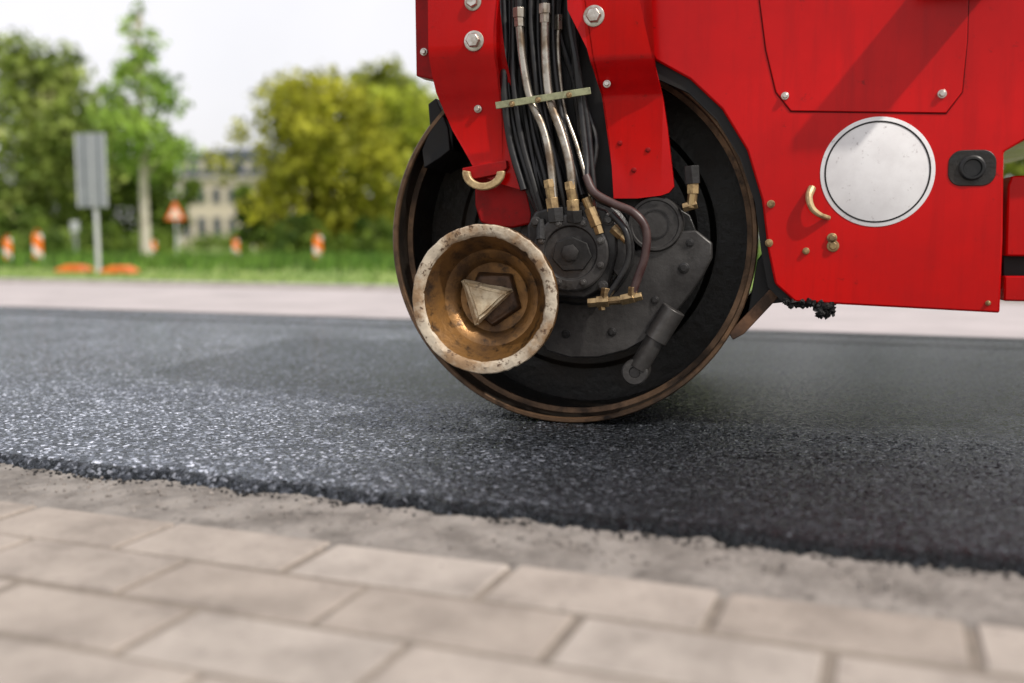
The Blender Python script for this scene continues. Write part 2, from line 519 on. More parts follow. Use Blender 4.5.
def crumbs(name, n, m, vr, sr, label, seed, zf):
    rnd = random.Random(seed)
    bm = bmesh.new()
    for i in range(n):
        u = rnd.uniform(-2.3, 1.6); v = rnd.gauss(*vr)
        s = rnd.uniform(*sr)
        p = RD(u, v, zf(v) + s * .4)
        M = Matrix.Translation(p) @ Matrix.Rotation(rnd.uniform(0, 6), 4, 'Z') @ Matrix.Rotation(rnd.uniform(0, 3), 4, 'X') @ Matrix.Diagonal((s, s * rnd.uniform(.6, 1), s * rnd.uniform(.5, .9), 1))
        r = bmesh.ops.create_icosphere(bm, subdivisions=1, radius=1, matrix=M)
        for q in r['verts']: q.co += Vector((rnd.uniform(-1, 1), rnd.uniform(-1, 1), rnd.uniform(-1, 1))) * s * .22
    o = mk(name, bm, m, smooth=False)
    tag(o, label, 'rubble', kind='stuff')
crumbs('asphalt_crumbs', 900, TAR, (-.034, .020), (.002, .0058), 'loose black asphalt crumbs along the ragged road edge', 3, lambda v: -.029)
crumbs('gutter_grit', 700, STONE, (-.15, .07), (.002, .006), 'pale loose grit and small stones scattered on the gutter strip', 5, lambda v: -.029)

# ------------------------------------------------------------------ road roller
R = .6
roller = empty('road_roller', O, -TH)
tag(roller, 'red road roller with a large steel drum compacting fresh asphalt', 'road roller')

def drum(cx):
    bm = bmesh.new()
    lathe(bm, cx, R, [(R-.016, .004), (R-.020, .36), (.10, .36), (.10, .40), (0, .40)], 128)
    d = mk('drum_interior', bm, DRUMIN, None)
    bm = bmesh.new()
    lathe(bm, cx, R, [(R-.018, .012), (R-.018, .003), (R-.015, -.001), (R-.004, -.001), (R, .004), (R, .03)], 160)
    rm = mk('drum_rim', bm, RIM, None)
    bm = bmesh.new()
    lathe(bm, cx, R, [(R-.0005, .03), (R-.0005, 1.5), (R-.034, 1.5), (R-.034, 1.2), (0, 1.2)], 160)
    sh = mk('drum', bm, DRUMOUT, roller)
    d.parent = sh; rm.parent = sh
    bm = bmesh.new()
    lathe(bm, cx, R, [(R-.034, .115), (R-.034, .107), (R-.017, .103), (R-.017, .115)], 128)
    mk('inner_lip', bm, RIM, sh)
    bm = bmesh.new()
    lathe(bm, cx, R, [(.46, .36), (.46, .33), (.44, .31), (.40, .31), (.40, .29), (.38, .27), (.30, .26), (.28, .30), (.22, .30), (.2, .34)], 80)
    mk('drive_flange', bm, DRUMIN, sh)
    return sh
d1 = drum(0)
drum(3.55)

# chassis
dC = -.045
bm = bmesh.new()
CH = [(641,-170),(640,0),(646,42),(655,60),(690,79),(722,109),(747,150),(762,200),(768,250),(775,284),(795,302),(1000,313),(1003,240),(1004,152),(1032,136),(1150,120),(1210,10),(1700,0),(1700,-170)]
pxprism(bm, CH, dC, 1.54)
chassis = mk('chassis', bm, RED, roller, bevel=.006)
bm = bmesh.new()
ARCH = [(636,20),(640,60),(652,76),(688,92),(717,120),(740,158),(755,203),(761,250),(768,287),(785,305),(802,307),(800,296),(790,240),(760,120),(690,60)]
pxprism(bm, ARCH, dC+.012, dC+.04, dC)
mk('arch_gap_fill', bm, BLACK, roller)  # black strip filling the gap between drum and chassis
# access panel
bm = bmesh.new()
PAN = [(752,-60),(766,50),(776,92),(791,111),(946,113),(962,92),(967,40),(970,-60)]
pxprism(bm, [(751.2,-60),(765,50),(775,92.6),(790.5,112.2),(946.5,114.2),(963,92.6),(968,40),(971,-60)], dC-.0015, dC+.01, dC)
groove = mk('panel_groove', bm, mat('dark_red_gap', (.10, .002, .003), (.06, .002, .003), 10, rough=.7, spec=.1), None)  # dark red strip painted as the shaded groove round the panel
bm = bmesh.new()
pxprism(bm, PAN, dC-.004, dC+.008, dC)
pn = mk('access_panel', bm, RED, roller, bevel=.002)
groove.parent = pn
# unseen bar added above the view to cast the diagonal shadow on the panel
bm = bmesh.new()
x0, zz = L(924, -10, dC); x1, _ = L(994, -10, dC)
box(bm, x0, x1, dC-.20, dC+.01, zz, zz+.04)
mk('shadow_bar', bm, BLACK, roller, bevel=.006)

def bolt(px, py, r, d, m, parent=roller, hexa=True, h=.012, washer=True):
    x, z = L(px, py, d)
    s = r * SP(px, py, d)
    bm = bmesh.new()
    if washer: lathe(bm, x, z, [(s*1.0, d+.004), (s*1.0, d-.003), (s*.9, d-.004), (s*.6, d-.004)], 24)
    a = random.uniform(0, 1)
    sg = 6 if hexa else 20
    lathe(bm, x, z, [(s*.72, d), (s*.72, d-h*.8), (s*.62, d-h), (0, d-h)], sg, rot=a)
    mk('bolt', bm, m, parent, bevel=.0008)
for (px, py, r) in ((785,96,4),(942,94,4.5)):
    bolt(px, py, r, dC-.005, STEEL, pn)
for (px, py, r) in ((771,204,4),(769,243,4),(832,238,5),(833,246,6),(806,251,3.5),(988,303,2.6)):
    bolt(px, py, r, dC, BRASS)

# white disc
x, z = L(877, 172, dC); s = SP(877, 172, dC)
bm = bmesh.new()
lathe(bm, x, z, [(55*s, dC+.002), (55*s, dC-.0015), (54.6*s, dC-.002), (0, dC-.002)], 96)
wd = mk('white_disc', bm, WHITE, roller)
bm = bmesh.new()
lathe(bm, x, z, [(51.0*s, dC-.0018), (51.0*s, dC-.003), (49.4*s, dC-.003), (49.4*s, dC-.0018)], 96, closed=True)
mk('disc_ring', bm, BLACK, wd)

# oblong port with round plug
x, z = L(972, 168, dC); s = SP(972, 168, dC)
def rrect(w, h, r):
    pts = []
    for cx, cz, a0 in ((w-r, h-r, 0), (-w+r, h-r, 90), (-w+r, -h+r, 180), (w-r, -h+r, 270)):
        for k in range(9):
            a = rad(a0 + 11.25*k); pts.append((x + cx + r*math.cos(a), z + cz + r*math.sin(a)))
    return pts
bm = bmesh.new()
prism(bm, rrect(22.5*s, 18*s, 13*s), dC-.003, dC+.006)
pt = mk('oblong_port', bm, DRUMIN, roller, bevel=.002)
bm = bmesh.new()
lathe(bm, x, z, [(12.5*s, dC-.002), (12.5*s, dC-.010), (11*s, dC-.013), (9*s, dC-.013), (8*s, dC-.006), (0, dC-.006)], 40)
mk('port_plug', bm, RUBBER, pt)

bm = bmesh.new()
tube(bm, [L3(812,188,dC), L3(809,197,dC-.02), L3(812,208,dC-.026), L3(820,215,dC-.024), L3(829,218,dC)], (.012, .007), 10)
mk('hook', bm, BEIGE, roller)

# bits right of the chassis
bm = bmesh.new()
pxprism(bm, [(1008,186),(1012,176),(1140,170),(1140,258),(1006,256)], .04, .9)
mk('articulation_joint', bm, RED, roller, bevel=.005)
bm = bmesh.new()
pxprism(bm, [(1002,254),(1140,252),(1140,290),(1003,286)], .08, .9)
mk('joint_bearing', bm, BLACK, roller, bevel=.005)
bm = bmesh.new()
pxprism(bm, [(1005,276),(1140,276),(1140,304),(1004,301)], .04, .9)
mk('joint_plate', bm, RED, roller, bevel=.005)

# fork legs: plates with a soft bend
def bent(name, pix, m, dt, db, y1, y2, th, dref=-.08, parent=roller, bevel=.005):
    bm = bmesh.new()
    pxprism(bm, pix, 0, th, dref)
    bmesh.ops.triangulate(bm, faces=bm.faces[:])
    z1 = L(540, y1, dref)[1]; z2 = L(540, y2, dref)[1]
    K = 6
    for q in range(K + 1):
        zz = z1 + (z2 - z1) * q / K
        bmesh.ops.bisect_plane(bm, geom=bm.verts[:]+bm.edges[:]+bm.faces[:], plane_co=(0, 0, zz), plane_no=(0, 0, 1))
    for v in bm.verts:
        f = min(1, max(0, (z1 - v.co.z) / (z1 - z2)))
        f = f if .34 < f < .66 else (f * f * 1.47 * 2 if f <= .34 else 1 - (1 - f)**2 * 1.47 * 2)
        v.co.y += dt + (db - dt) * f
    return mk(name, bm, m, parent, bevel=bevel, ang=40)
LEFT = [(432,-170),(504,-170),(501,0),(498,30),(498,70),(501,100),(506,130),(514,156),(525,180),(521,190),(500,184),(480,176),(470,166),(460,148),(449,129),(441,110),(436,92),(434,75)]
legl = bent('fork_leg', LEFT, RED, -.135, -.045, 44, 116, .03)
RIGHT = [(563,-170),(646,-170),(641,0),(646,25),(652,48),(657,72),(662,98),(666,125),(673,186),(668,192),(660,195),(636,198),(612,198),(610,165),(608,140),(604,110),(598,78),(590,52),(580,32),(571,14)]
legr = bent('fork_leg', RIGHT, RED, -.135, -.045, 60, 102, .03)
bm = bmesh.new()
pxprism(bm, [(412,-170),(440,-170),(440,80),(430,79),(416,76)], -.02, .06)
mk('fork_plate', bm, RED2, roller, bevel=.005)
bm = bmesh.new()
pxprism(bm, [(474,150),(522,168),(527,190),(532,214),(531,224),(512,228),(492,227),(480,222),(475,205)], -.015, .01)
mk('fork_foot', bm, RED2, roller, bevel=.006)
bm = bmesh.new()
pxprism(bm, [(490,-170),(595,-170),(612,80),(616,205),(560,226),(530,222),(508,140),(490,60)], -.014, -.008)
mk('fork_shade_plate', bm, BLACK, roller)  # added black plate; its colour stands for the shade behind the hoses
bm = bmesh.new()
pxprism(bm, [(412,-172),(660,-172),(660,-260),(412,-260)], -.12, 1.54)
mk('fork_crossbeam', bm, RED, roller, bevel=.01)
bm = bmesh.new()
pxprism(bm, [(428,104),(436,98),(448,128),(450,150),(440,158),(424,168),(422,150),(430,130)], .0, .3)
mk('scraper_bracket', bm, BLACK, roller, bevel=.003)

for (px, py, r) in ((474,41,10.5),(473,2,9)): bolt(px, py, r, -.135, STEEL, legl, h=.02)
bolt(594, 16, 11, -.135, STEEL, legr, h=.02)
bolt(478, 109, 4, -.055, STEEL, legl); bolt(424, 52, 4, -.02, STEEL, legl)
bolt(607, 84, 4, -.086, STEEL, legr)
for (px, py) in ((620,143),(634,170),(648,150)): bolt(px, py, 2.6, -.045, RED2, legr, h=.006)
# lashing eye: a flat half ring
bm = bmesh.new()
x, z = L(484, 173, -.08); s = SP(484, 173, -.08)
pts = []
for k in range(17):
    a = rad(170 + 196*k/16); pts.append((x + 22*s*math.cos(a), z + 17.5*s*math.sin(a)))
for k in range(17):
    a = rad(366 - 196*k/16); pts.append((x + 14*s*math.cos(a), z + 10*s*math.sin(a)))
prism(bm, pts, -.094, -.074)
mk('lashing_eye', bm, BEIGE, roller, bevel=.004)
bm = bmesh.new()
pxprism(bm, [(462,168),(506,160),(507,168),(500,174),(470,180),(463,178)], -.070, -.03)
mk('eye_plate', bm, RED2, roller, bevel=.003)

# hoses and pipes, lying back in the dark recess of the fork
def hose(name, pts, rpx, m, par=roller, seg=12, back=.032):
    bm = bmesh.new()
    P = []
    for px, py, d in pts:
        k = max(0.0, min(1.0, (190 - py) / 70.0))
        P.append(L3(px, py, d + back * k))
    tube(bm, P, rpx * SP(550, 150, -.1), seg)
    return mk(name, bm, m, par)
hose('steel_pipe', [(519,20,-.10),(520,34,-.10),(523,62,-.10),(530,98,-.105),(543,128,-.11),(550,158,-.115),(555,206,-.115)], 4.3, PIPE, back=.018)
hose('steel_pipe', [(545,16,-.10),(545,34,-.10),(546,66,-.105),(550,100,-.11),(562,134,-.12),(570,166,-.125),(574,208,-.12)], 4.6, PIPE, back=.018)
hose('steel_pipe', [(559,24,-.08),(558,40,-.08),(559,66,-.08),(564,108,-.085),(577,146,-.10),(588,186,-.11),(596,215,-.11)], 2.5, PIPE)
for pts, r in (
    ([(518,-40,-.10),(519,0,-.10),(519,14,-.10)], 5),
    ([(544,-40,-.10),(545,0,-.10),(545,10,-.10)], 5),
    ([(509,-40,-.07),(510,30,-.07),(508,80,-.08),(515,130,-.08),(530,180,-.08),(542,215,-.08)], 4.0),
    ([(531,-40,-.08),(533,40,-.08),(538,100,-.085),(549,150,-.09),(561,190,-.08)], 4.4),
    ([(503,-20,-.08),(505,40,-.09),(504,85,-.10),(510,140,-.09),(524,190,-.08)], 4.0),
    ([(514,-40,-.085),(513,40,-.09),(514,85,-.105),(522,140,-.10),(536,190,-.09),(545,220,-.09)], 3.2),
    ([(569,-40,-.08),(570,20,-.09),(576,60,-.10),(581,110,-.10),(586,155,-.10),(588,184,-.11),(598,198,-.12),(612,205,-.12)], 3.8),
    ([(554,-40,-.08),(553,40,-.085),(558,95,-.095),(569,150,-.10),(582,195,-.09)], 3.2),
    ([(524,-40,-.065),(527,70,-.07),(533,130,-.08),(546,180,-.085),(550,214,-.08)], 3.0),
    ([(540,-40,-.085),(538,30,-.09),(541,80,-.10),(547,120,-.105),(557,165,-.10),(565,200,-.09)], 2.6),
    ([(532,-40,-.10),(531,20,-.105),(535,70,-.11),(540,110,-.11),(553,150,-.115),(562,190,-.11),(566,214,-.10)], 2.8),
    ([(570,10,-.085),(578,70,-.10),(587,120,-.095),(592,170,-.085),(596,215,-.08)], 3.2)):
    hose('hydraulic_hose', pts, r, RUBBER)
rnd = random.Random(9)
for i in range(14):
    f = i / 13
    j = lambda a: rnd.uniform(-a, a)
    hose('hydraulic_hose', [(504+68*f+j(3),-40,-.062), (505+70*f+j(5),30,-.064+j(.008)), (505+78*f+j(7),85,-.068+j(.010)), (514+76*f+j(6),140,-.072+j(.008)), (530+64*f+j(4),185,-.062), (540+58*f,214,-.05)], rnd.uniform(2.6, 4.2), RUBBER, seg=8)
hose('brown_hose', [(586,176,-.12),(594,192,-.13),(612,203,-.14),(634,213,-.15),(646,230,-.15),(645,256,-.15),(637,280,-.15),(632,296,-.15)], 4.2, BROWNHOSE)
hose('hydraulic_hose', [(612,214,-.12),(626,232,-.14),(629,258,-.14),(619,280,-.14),(606,298,-.14)], 3.4, RUBBER)
bm = bmesh.new()
pxprism(bm, [(495,102),(590,87),(591,94),(496,109)], -.118, -.112)
cb = mk('clamp_bar', bm, OLIVE, roller, bevel=.0015)
for px, py in ((512,104),(538,100),(569,95)): bolt(px, py, 3, -.118, BRASS, cb, h=.008)

def fit(name, segs, m, parent=roller):
    bm = bmesh.new()
    for (a, b, rpx, n) in segs:
        tube(bm, [L3(*a), L3(*b)], rpx * SP(600, 250, -.1), n, smoothpath=False)
    return mk(name, bm, m, parent, bevel=.001, ang=25)
fit('fitting', [((519,8,-.082),(519,18,-.082),6.5,6),((519,17,-.082),(519.5,27,-.082),5.5,6)], PIPE)
fit('fitting', [((545,4,-.082),(545,14,-.082),6.5,6),((545,13,-.082),(545,23,-.082),5.5,6)], PIPE)
fit('fitting', [((559,15,-.05),(559,30,-.05),4.5,6)], PIPE)
fit('fitting', [((552,198,-.115),(554,211,-.115),7,6),((550,187,-.115),(552,199,-.115),5.4,12),((549,180,-.113),(550,188,-.115),6,6)], BRASS)
fit('fitting', [((573,200,-.12),(574,214,-.12),7,6),((571,189,-.122),(573,201,-.12),5.4,12),((570,182,-.12),(571,190,-.122),6,6)], BRASS)
fit('fitting', [((590,208,-.12),(597,226,-.12),6.5,6),((597,224,-.12),(600,234,-.12),5,6),((586,198,-.12),(591,210,-.12),5,12)], BRASS)
fit('fitting', [((588,303,-.14),(598,302,-.14),5,6),((597,302,-.14),(609,301,-.14),6.5,6),((608,301,-.14),(623,300,-.14),4.2,12),((622,300,-.14),(635,297,-.15),6,6),((604,303,-.14),(606,288,-.14),5,6),((602,301,-.14),(602,310,-.14),4,6),((633,298,-.15),(642,296,-.15),4.5,6),((632,299,-.15),(633,287,-.15),5,6)], BRASS)
fit('fitting', [((692,166,-.03),(693,184,-.03),8,6)], GUN)
fit('fitting', [((693,183,-.03),(693,194,-.03),6.5,6),((693,192,-.03),(691,208,-.03),5,12),((683,208,-.03),(697,204,-.03),5,6)], BRASS)
fit('fitting', [((613,228,-.11),(622,236,-.115),5.5,6),((621,235,-.115),(627,241,-.12),4.2,12)], BRASS)
fit('fitting', [((541,220,-.11),(541,240,-.125),5,12)], GUN)
fit('fitting', [((556,208,-.115),(557,222,-.115),9,6)], GUN)
fit('fitting', [((575,210,-.12),(575,222,-.115),9,6)], GUN)

# motor: casting with a round, bolted face
bm = bmesh.new()
x, z = L(578, 250, -.05); s = SP(578, 250, -.05)
lathe(bm, x, z, [(56*s, .34), (56*s, -.03), (53*s, -.04), (49*s, -.042), (47*s, -.075), (0, -.075)], 64)
motor = mk('hydraulic_motor', bm, GUN, roller)
bm = bmesh.new()
pxprism(bm, [(527,226),(535,211),(556,206),(588,204),(606,210),(617,225),(617,254),(609,286),(585,299),(555,297),(536,285),(528,258)], -.112, -.07)
mk('motor_plate', bm, GUN, motor, bevel=.008)
bm = bmesh.new()
x, z = L(571, 253, -.112)
lathe(bm, x, z, [(38*s, -.108), (38*s, -.122), (36*s, -.125), (27*s, -.125), (25.5*s, -.115), (0, -.115)], 56)
mk('motor_cover', bm, GREY, motor, bevel=.001, ang=25)
bm = bmesh.new()
pxprism(bm, [(556,242),(571,236),(587,243),(592,257),(583,270),(563,271),(552,259)], -.127, -.113)
mk('cover_plate', bm, GUN, motor, bevel=.003)
bm = bmesh.new()
lathe(bm, x, z, [(9*s, -.126), (9*s, -.133), (7*s, -.136), (0, -.136)], 6, rot=.2)
mk('cover_plug', bm, GREY, motor, bevel=.001)
for k in range(8):
    a = 2*math.pi*(k+.5)/8
    bolt(571 + 32*math.cos(a), 253 - 32*math.sin(a), 3.6, -.125, DAMP, motor, h=.010)
for px, py in ((536,222),(609,220),(603,286),(542,286)): bolt(px, py, 5.5, -.112, GREY, motor, h=.016)
bm = bmesh.new()
pxprism(bm, [(610,214),(620,222),(631,240),(629,262),(618,278),(612,270),(614,240)], -.10, -.04)
mk('port_block', bm, GREY, motor, bevel=.005)

# round cap
bm = bmesh.new()
x, z = L(655, 224, -.03); s = SP(655, 224, -.03)
lathe(bm, x, z, [(28*s, .3), (28*s, -.025), (26.5*s, -.032), (24*s, -.032), (23*s, -.028), (0, -.028)], 56)
cp = mk('round_cap', bm, GREY, roller)
bm = bmesh.new()
lathe(bm, x, z, [(15*s, -.027), (15*s, -.031), (13.5*s, -.031), (13.5*s, -.027)], 40, closed=True)
mk('cap_ring', bm, GUN, cp)
# broad bracket plate sweeping to the right
bm = bmesh.new()
AP = [(530,322),(545,304),(575,300),(604,292),(618,270),(630,252),(650,246),(668,240),(681,231),(696,230),(712,243),(712,258),(704,274),(692,292),(672,318),(652,337),(626,351),(598,358),(570,358),(546,351)]
pxprism(bm, AP, -.02, .03)
ap = mk('arm_plate', bm, GREY, roller, bevel=.006)
for px, py, r in ((684,268,5.5),(690,243,4),(655,300,4),(612,332,4.5),(566,334,4.5)):
    bolt(px, py, r, -.02, GUN, ap, hexa=(r == 4.5), h=.006)
bm = bmesh.new()
pxprism(bm, [(520,215),(560,190),(640,185),(690,215),(700,240),(650,300),(560,315),(520,290)], .03, .06)
mk('carrier_plate', bm, DRUMIN, roller, bevel=.004)
# damper
bm = bmesh.new()
tube(bm, [L3(674,309,-.035), L3(655,339,-.035)], 12.5*s, 24, smoothpath=False)
tube(bm, [L3(659,333,-.035), L3(638,368,-.035)], 10*s, 24, smoothpath=False)
dm = mk('damper', bm, DAMP, roller, bevel=.002)
bm = bmesh.new()
x, z = L(635, 372, -.04)
lathe(bm, x, z, [(13.5*s, .05), (13.5*s, -.050), (12*s, -.055), (6*s, -.055), (5*s, -.049), (0, -.049)], 32)
mk('damper_eye', bm, GREY, dm)
for k in range(14):
    a = 2*math.pi*k/14 + .1
    bm = bmesh.new()
    lathe(bm, .34*math.cos(a), R+.34*math.sin(a), [(.018, .28), (.018, .250), (.015, .244), (0, .244)], 6, rot=k)
    mk('bolt', bm, GUN, d1, bevel=.001)

# edge wheel (dish)
dW = -.36
x, z = L(483, 299.5, dW); sW = SP(483, 299.5, dW)
rW = 75 * sW
bm = bmesh.new()
lathe(bm, x, z, [(.05, .12), (.05, -.06), (.115, -.08), (.13, -.10), (rW*.95, dW+.045), (rW, dW+.03), (rW, dW+.004)], 96)
wheel = mk('edge_wheel', bm, RUST, roller)
bm = bmesh.new()
lathe(bm, x, z, [(rW, dW+.004), (rW-.003, dW), (rW-.020, dW-.002), (rW-.031, dW+.002), (rW-.036, dW+.010)], 128)
for v in bm.verts:
    k = noise.noise((v.co.x*40, v.co.y*40, v.co.z*40)) + .7*noise.noise((v.co.x*110, v.co.y*40, v.co.z*110))
    v.co.y += k * .003; v.co.x += (v.co.x - x) * k * .012; v.co.z += (v.co.z - z) * k * .012
mk('wheel_rim', bm, RIMW, wheel)
bm = bmesh.new()
lathe(bm, x, z, [(rW-.033, dW+.008), (rW-.042, dW+.024), (rW*.70, dW+.070), (rW*.66, dW+.088), (rW*.56, dW+.098), (rW*.48, dW+.126), (rW*.42, dW+.130), (0, dW+.130)], 96)
mk('wheel_dish', bm, RUST, wheel)
bm = bmesh.new()
lathe(bm, x, z, [(rW*.42, dW+.131), (rW*.40, dW+.114), (rW*.34, dW+.106), (0, dW+.106)], 5, rot=.9)
hub = mk('wheel_hub', bm, HUBD, wheel, bevel=.012)
# rough three-sided pyramid with a broad blunt face
bm = bmesh.new()
b0 = [bm.verts.new(L3(a, b, dW+.110)) for a, b in ((459,277),(516,289),(475,329))]
b1 = [bm.verts.new(L3(a, b, dW+dd)) for a, b, dd in ((466,284,.082),(508,293,.062),(478,320,.074))]
bm.faces.new(b1); bm.faces.new(b0[::-1])
for i in range(3): bm.faces.new((b0[i], b0[(i+1)%3], b1[(i+1)%3], b1[i]))
bmesh.ops.bevel(bm, geom=[e for e in bm.edges], offset=.007, segments=2, affect='EDGES')
bmesh.ops.triangulate(bm, faces=bm.faces[:])
bmesh.ops.subdivide_edges(bm, edges=bm.edges[:], cuts=3, use_grid_fill=True)
for v in bm.verts:
    k = noise.noise((v.co.x*55, v.co.y*55, v.co.z*55))
    v.co += Vector((k, noise.noise((v.co.z*55, v.co.x*55, 3))*1.4, noise.noise((v.co.y*55, 7, v.co.x*55)))) * .0035
mk('hub_cap', bm, HUB, hub, ang=30)

# scraper bar and residue
bm = bmesh.new()
pxprism(bm, [(729,334),(736,325),(770,289),(780,290),(778,298),(744,334),(733,340)], .0, 1.5)
mk('scraper', bm, SCRAP, roller, bevel=.003)
bm = bmesh.new()
pxprism(bm, [(748,312),(757,262),(766,250),(775,284),(788,302),(768,304),(752,320)], .004, .4)
mk('scraper_mount', bm, BLACK, roller, bevel=.003)
bm = bmesh.new()
rnd = random.Random(11)
tube(bm, [L3(784,296,-.02), L3(800,302,-.03), L3(816,304,-.03), L3(825,309,-.03), L3(828,317,-.03)], .009, 8)
for i in range(210):
    t_ = rnd.random()
    px = 784 + 50 * t_; py = 299 + 4 * t_ + abs(rnd.gauss(0, 3.2)) * (1.2 if px > 812 else .8)
    if i > 130: px = rnd.gauss(824, 4); py = 305 + abs(rnd.gauss(0, 6))
    sss = rnd.uniform(.004, .010)
    p = L3(px, py, rnd.uniform(-.05, .0))
    r = bmesh.ops.create_icosphere(bm, subdivisions=1, radius=sss, matrix=Matrix.Translation(p))
    for q in r['verts']: q.co += Vector((rnd.uniform(-1,1), rnd.uniform(-1,1), rnd.uniform(-1,1))) * sss * .4
mk('asphalt_residue', bm, TAR, roller, smooth=False, label='black asphalt crumbs stuck under the chassis corner')

# ------------------------------------------------------------------ background
def xz(px, py, Y):
    p = at(px, py, Y); return p.x, p.z

Ys = 17.5
x0, zt = xz(74, 135, Ys); x1, zb = xz(109, 209, Ys)
xc = (x0+x1)/2; w = (x1-x0)/2
sg = empty('traffic_sign', (xc, Ys, .03), rad(-8))
tag(sg, 'tall grey traffic sign seen from behind on a slim pole beside orange feet', 'traffic sign')
bm = bmesh.new(); box(bm, -w, w, -.01, .01, zb, zt); mk('sign_panel', bm, GALV, sg, bevel=.006)
for a in (-w, -.006, w-.03):
    bm = bmesh.new(); box(bm, a, a+.03, -.022, -.011, zb, zt); mk('stiffener_rail', bm, FRAMEW, sg)
bm = bmesh.new(); tube(bm, [(0.02,.055,0), (0.02,.055,zt-.4)], .04, 12, smoothpath=False)
mk('pole', bm, FRAMEW, sg)

def foot(px0, px1, py, Y, label):
    a = at(px0, py, Y); b = at(px1, py, Y)
    o = bmesh.new()
    hw = (b.x-a.x)/2
    prism(o, [(-hw, 0), (hw, 0), (hw*.9, .06), (hw*.45, .12), (-hw*.3, .12), (-hw*.9, .05)], -.2, .2)
    f = mk('sign_foot', o, ORANGE, None, bevel=.02)
    f.location = ((a.x+b.x)/2, Y, .035)
    tag(f, label, 'sign foot', 'orange sign feet')
foot(59, 90, 275, 17.9, 'orange plastic foot on the grass just left of the grey sign pole')
foot(103, 136, 275, 17.2, 'orange plastic foot on the grass just right of the grey sign pole')

Yt = 31
xt, zt = xz(175, 203, Yt); _, zb = xz(175, 221, Yt)
ws = empty('warning_sign', (xt, Yt, .03), 0)
tag(ws, 'small orange triangular warning sign on a thin post beneath the trees', 'warning sign')
bm = bmesh.new(); prism(bm, [(-.32, zb), (.32, zb), (.03, zt), (-.03, zt)], -.02, 0); mk('sign_face', bm, REFL, ws, bevel=.01)
bm = bmesh.new(); prism(bm, [(-.20, zb+.07), (.20, zb+.07), (0, zt-.14)], -.024, -.0205); mk('sign_centre', bm, PALEO, ws)
bm = bmesh.new(); tube(bm, [(0,.035,0), (0,.035,zt-.1)], .025, 10, smoothpath=False); mk('pole', bm, FRAMEW, ws)
xq, zq = xz(75, 222, 33)
gp = empty('marker_post', (xq, 33, .03)); tag(gp, 'short grey post with a small plate standing behind the tall grey sign', 'post')
bm = bmesh.new(); tube(bm, [(0,0,0), (0,0,zq)], .04, 10, smoothpath=False); mk('pole', bm, GALV, gp)
bm = bmesh.new(); box(bm, -.13, .13, -.06, -.042, zq-.35, zq); mk('plate', bm, FRAMEW, gp, bevel=.01)

def beacon():
    r = empty('traffic_beacon', (0, 0, 0))
    bm = bmesh.new(); box(bm, -.14, .14, -.02, .02, .12, .85); mk('striped_panel', bm, STRIPE, r, bevel=.015)
    bm = bmesh.new(); prism(bm, [(-.3, 0), (.3, 0), (.27, .07), (.1, .12), (-.1, .12), (-.27, .07)], -.2, .2); mk('base', bm, DARKBASE, r, bevel=.015)
    bm = bmesh.new(); tube(bm, [(-.06,0,.84), (-.06,0,.93), (0,0,.96), (.06,0,.93), (.06,0,.84)], .015, 8); mk('handle', bm, ORANGE, r)
    return r
B = [(8, 24.0, .70, 'striped orange and white beacon at the far left edge of the verge'),
     (38, 23.0, .82, 'striped orange and white beacon left of the tall grey sign'),
     (236, 30.0, .66, 'small striped beacon in the grass in front of the cream building'),
     (154, 33.0, .60, 'small striped beacon between the pale trunk and the warning sign'),
     (318, 24.5, .76, 'striped beacon in the grass in front of the yellow tree')]
b0 = beacon()
for i, (px, Y, sc_, lab) in enumerate(B):
    b = b0 if i == 0 else copy_tree(b0)
    p = at(px, 255, Y); b.location = (p.x, Y, .036); b.rotation_euler = (0, 0, random.uniform(-.3, .3)); b.scale = (sc_, sc_, sc_)
    tag(b, lab, 'beacon', 'orange and white beacons on the verge')

# trees
def leaves(clumps, n, size, rnd):
    vs = []; fs = []
    wts = [c[1]**2 for c in clumps]
    for c in rnd.choices(clumps, wts, k=n):
        ctr, r, sq = c
        d = Vector((rnd.gauss(0,1), rnd.gauss(0,1), rnd.gauss(0,1))).normalized()
        q = r * (rnd.random() ** .45) * rnd.uniform(.8, 1.2)
        p = ctr + Vector((d.x*q, d.y*q, d.z*q*sq))
        a = Vector((rnd.gauss(0,1), rnd.gauss(0,1), rnd.gauss(0,1) + .5)).normalized()
        b = a.orthogonal().normalized()
        b.rotate(Matrix.Rotation(rnd.uniform(0, 6.28), 3, a))
        s = size * rnd.uniform(.6, 1.35)
        e = a.cross(b)
        k = len(vs)
        vs += [p + b*s, p + e*s*.6, p - b*s, p - e*s*.6]
        fs.append((k, k+1, k+2, k+3))
    return vs, fs

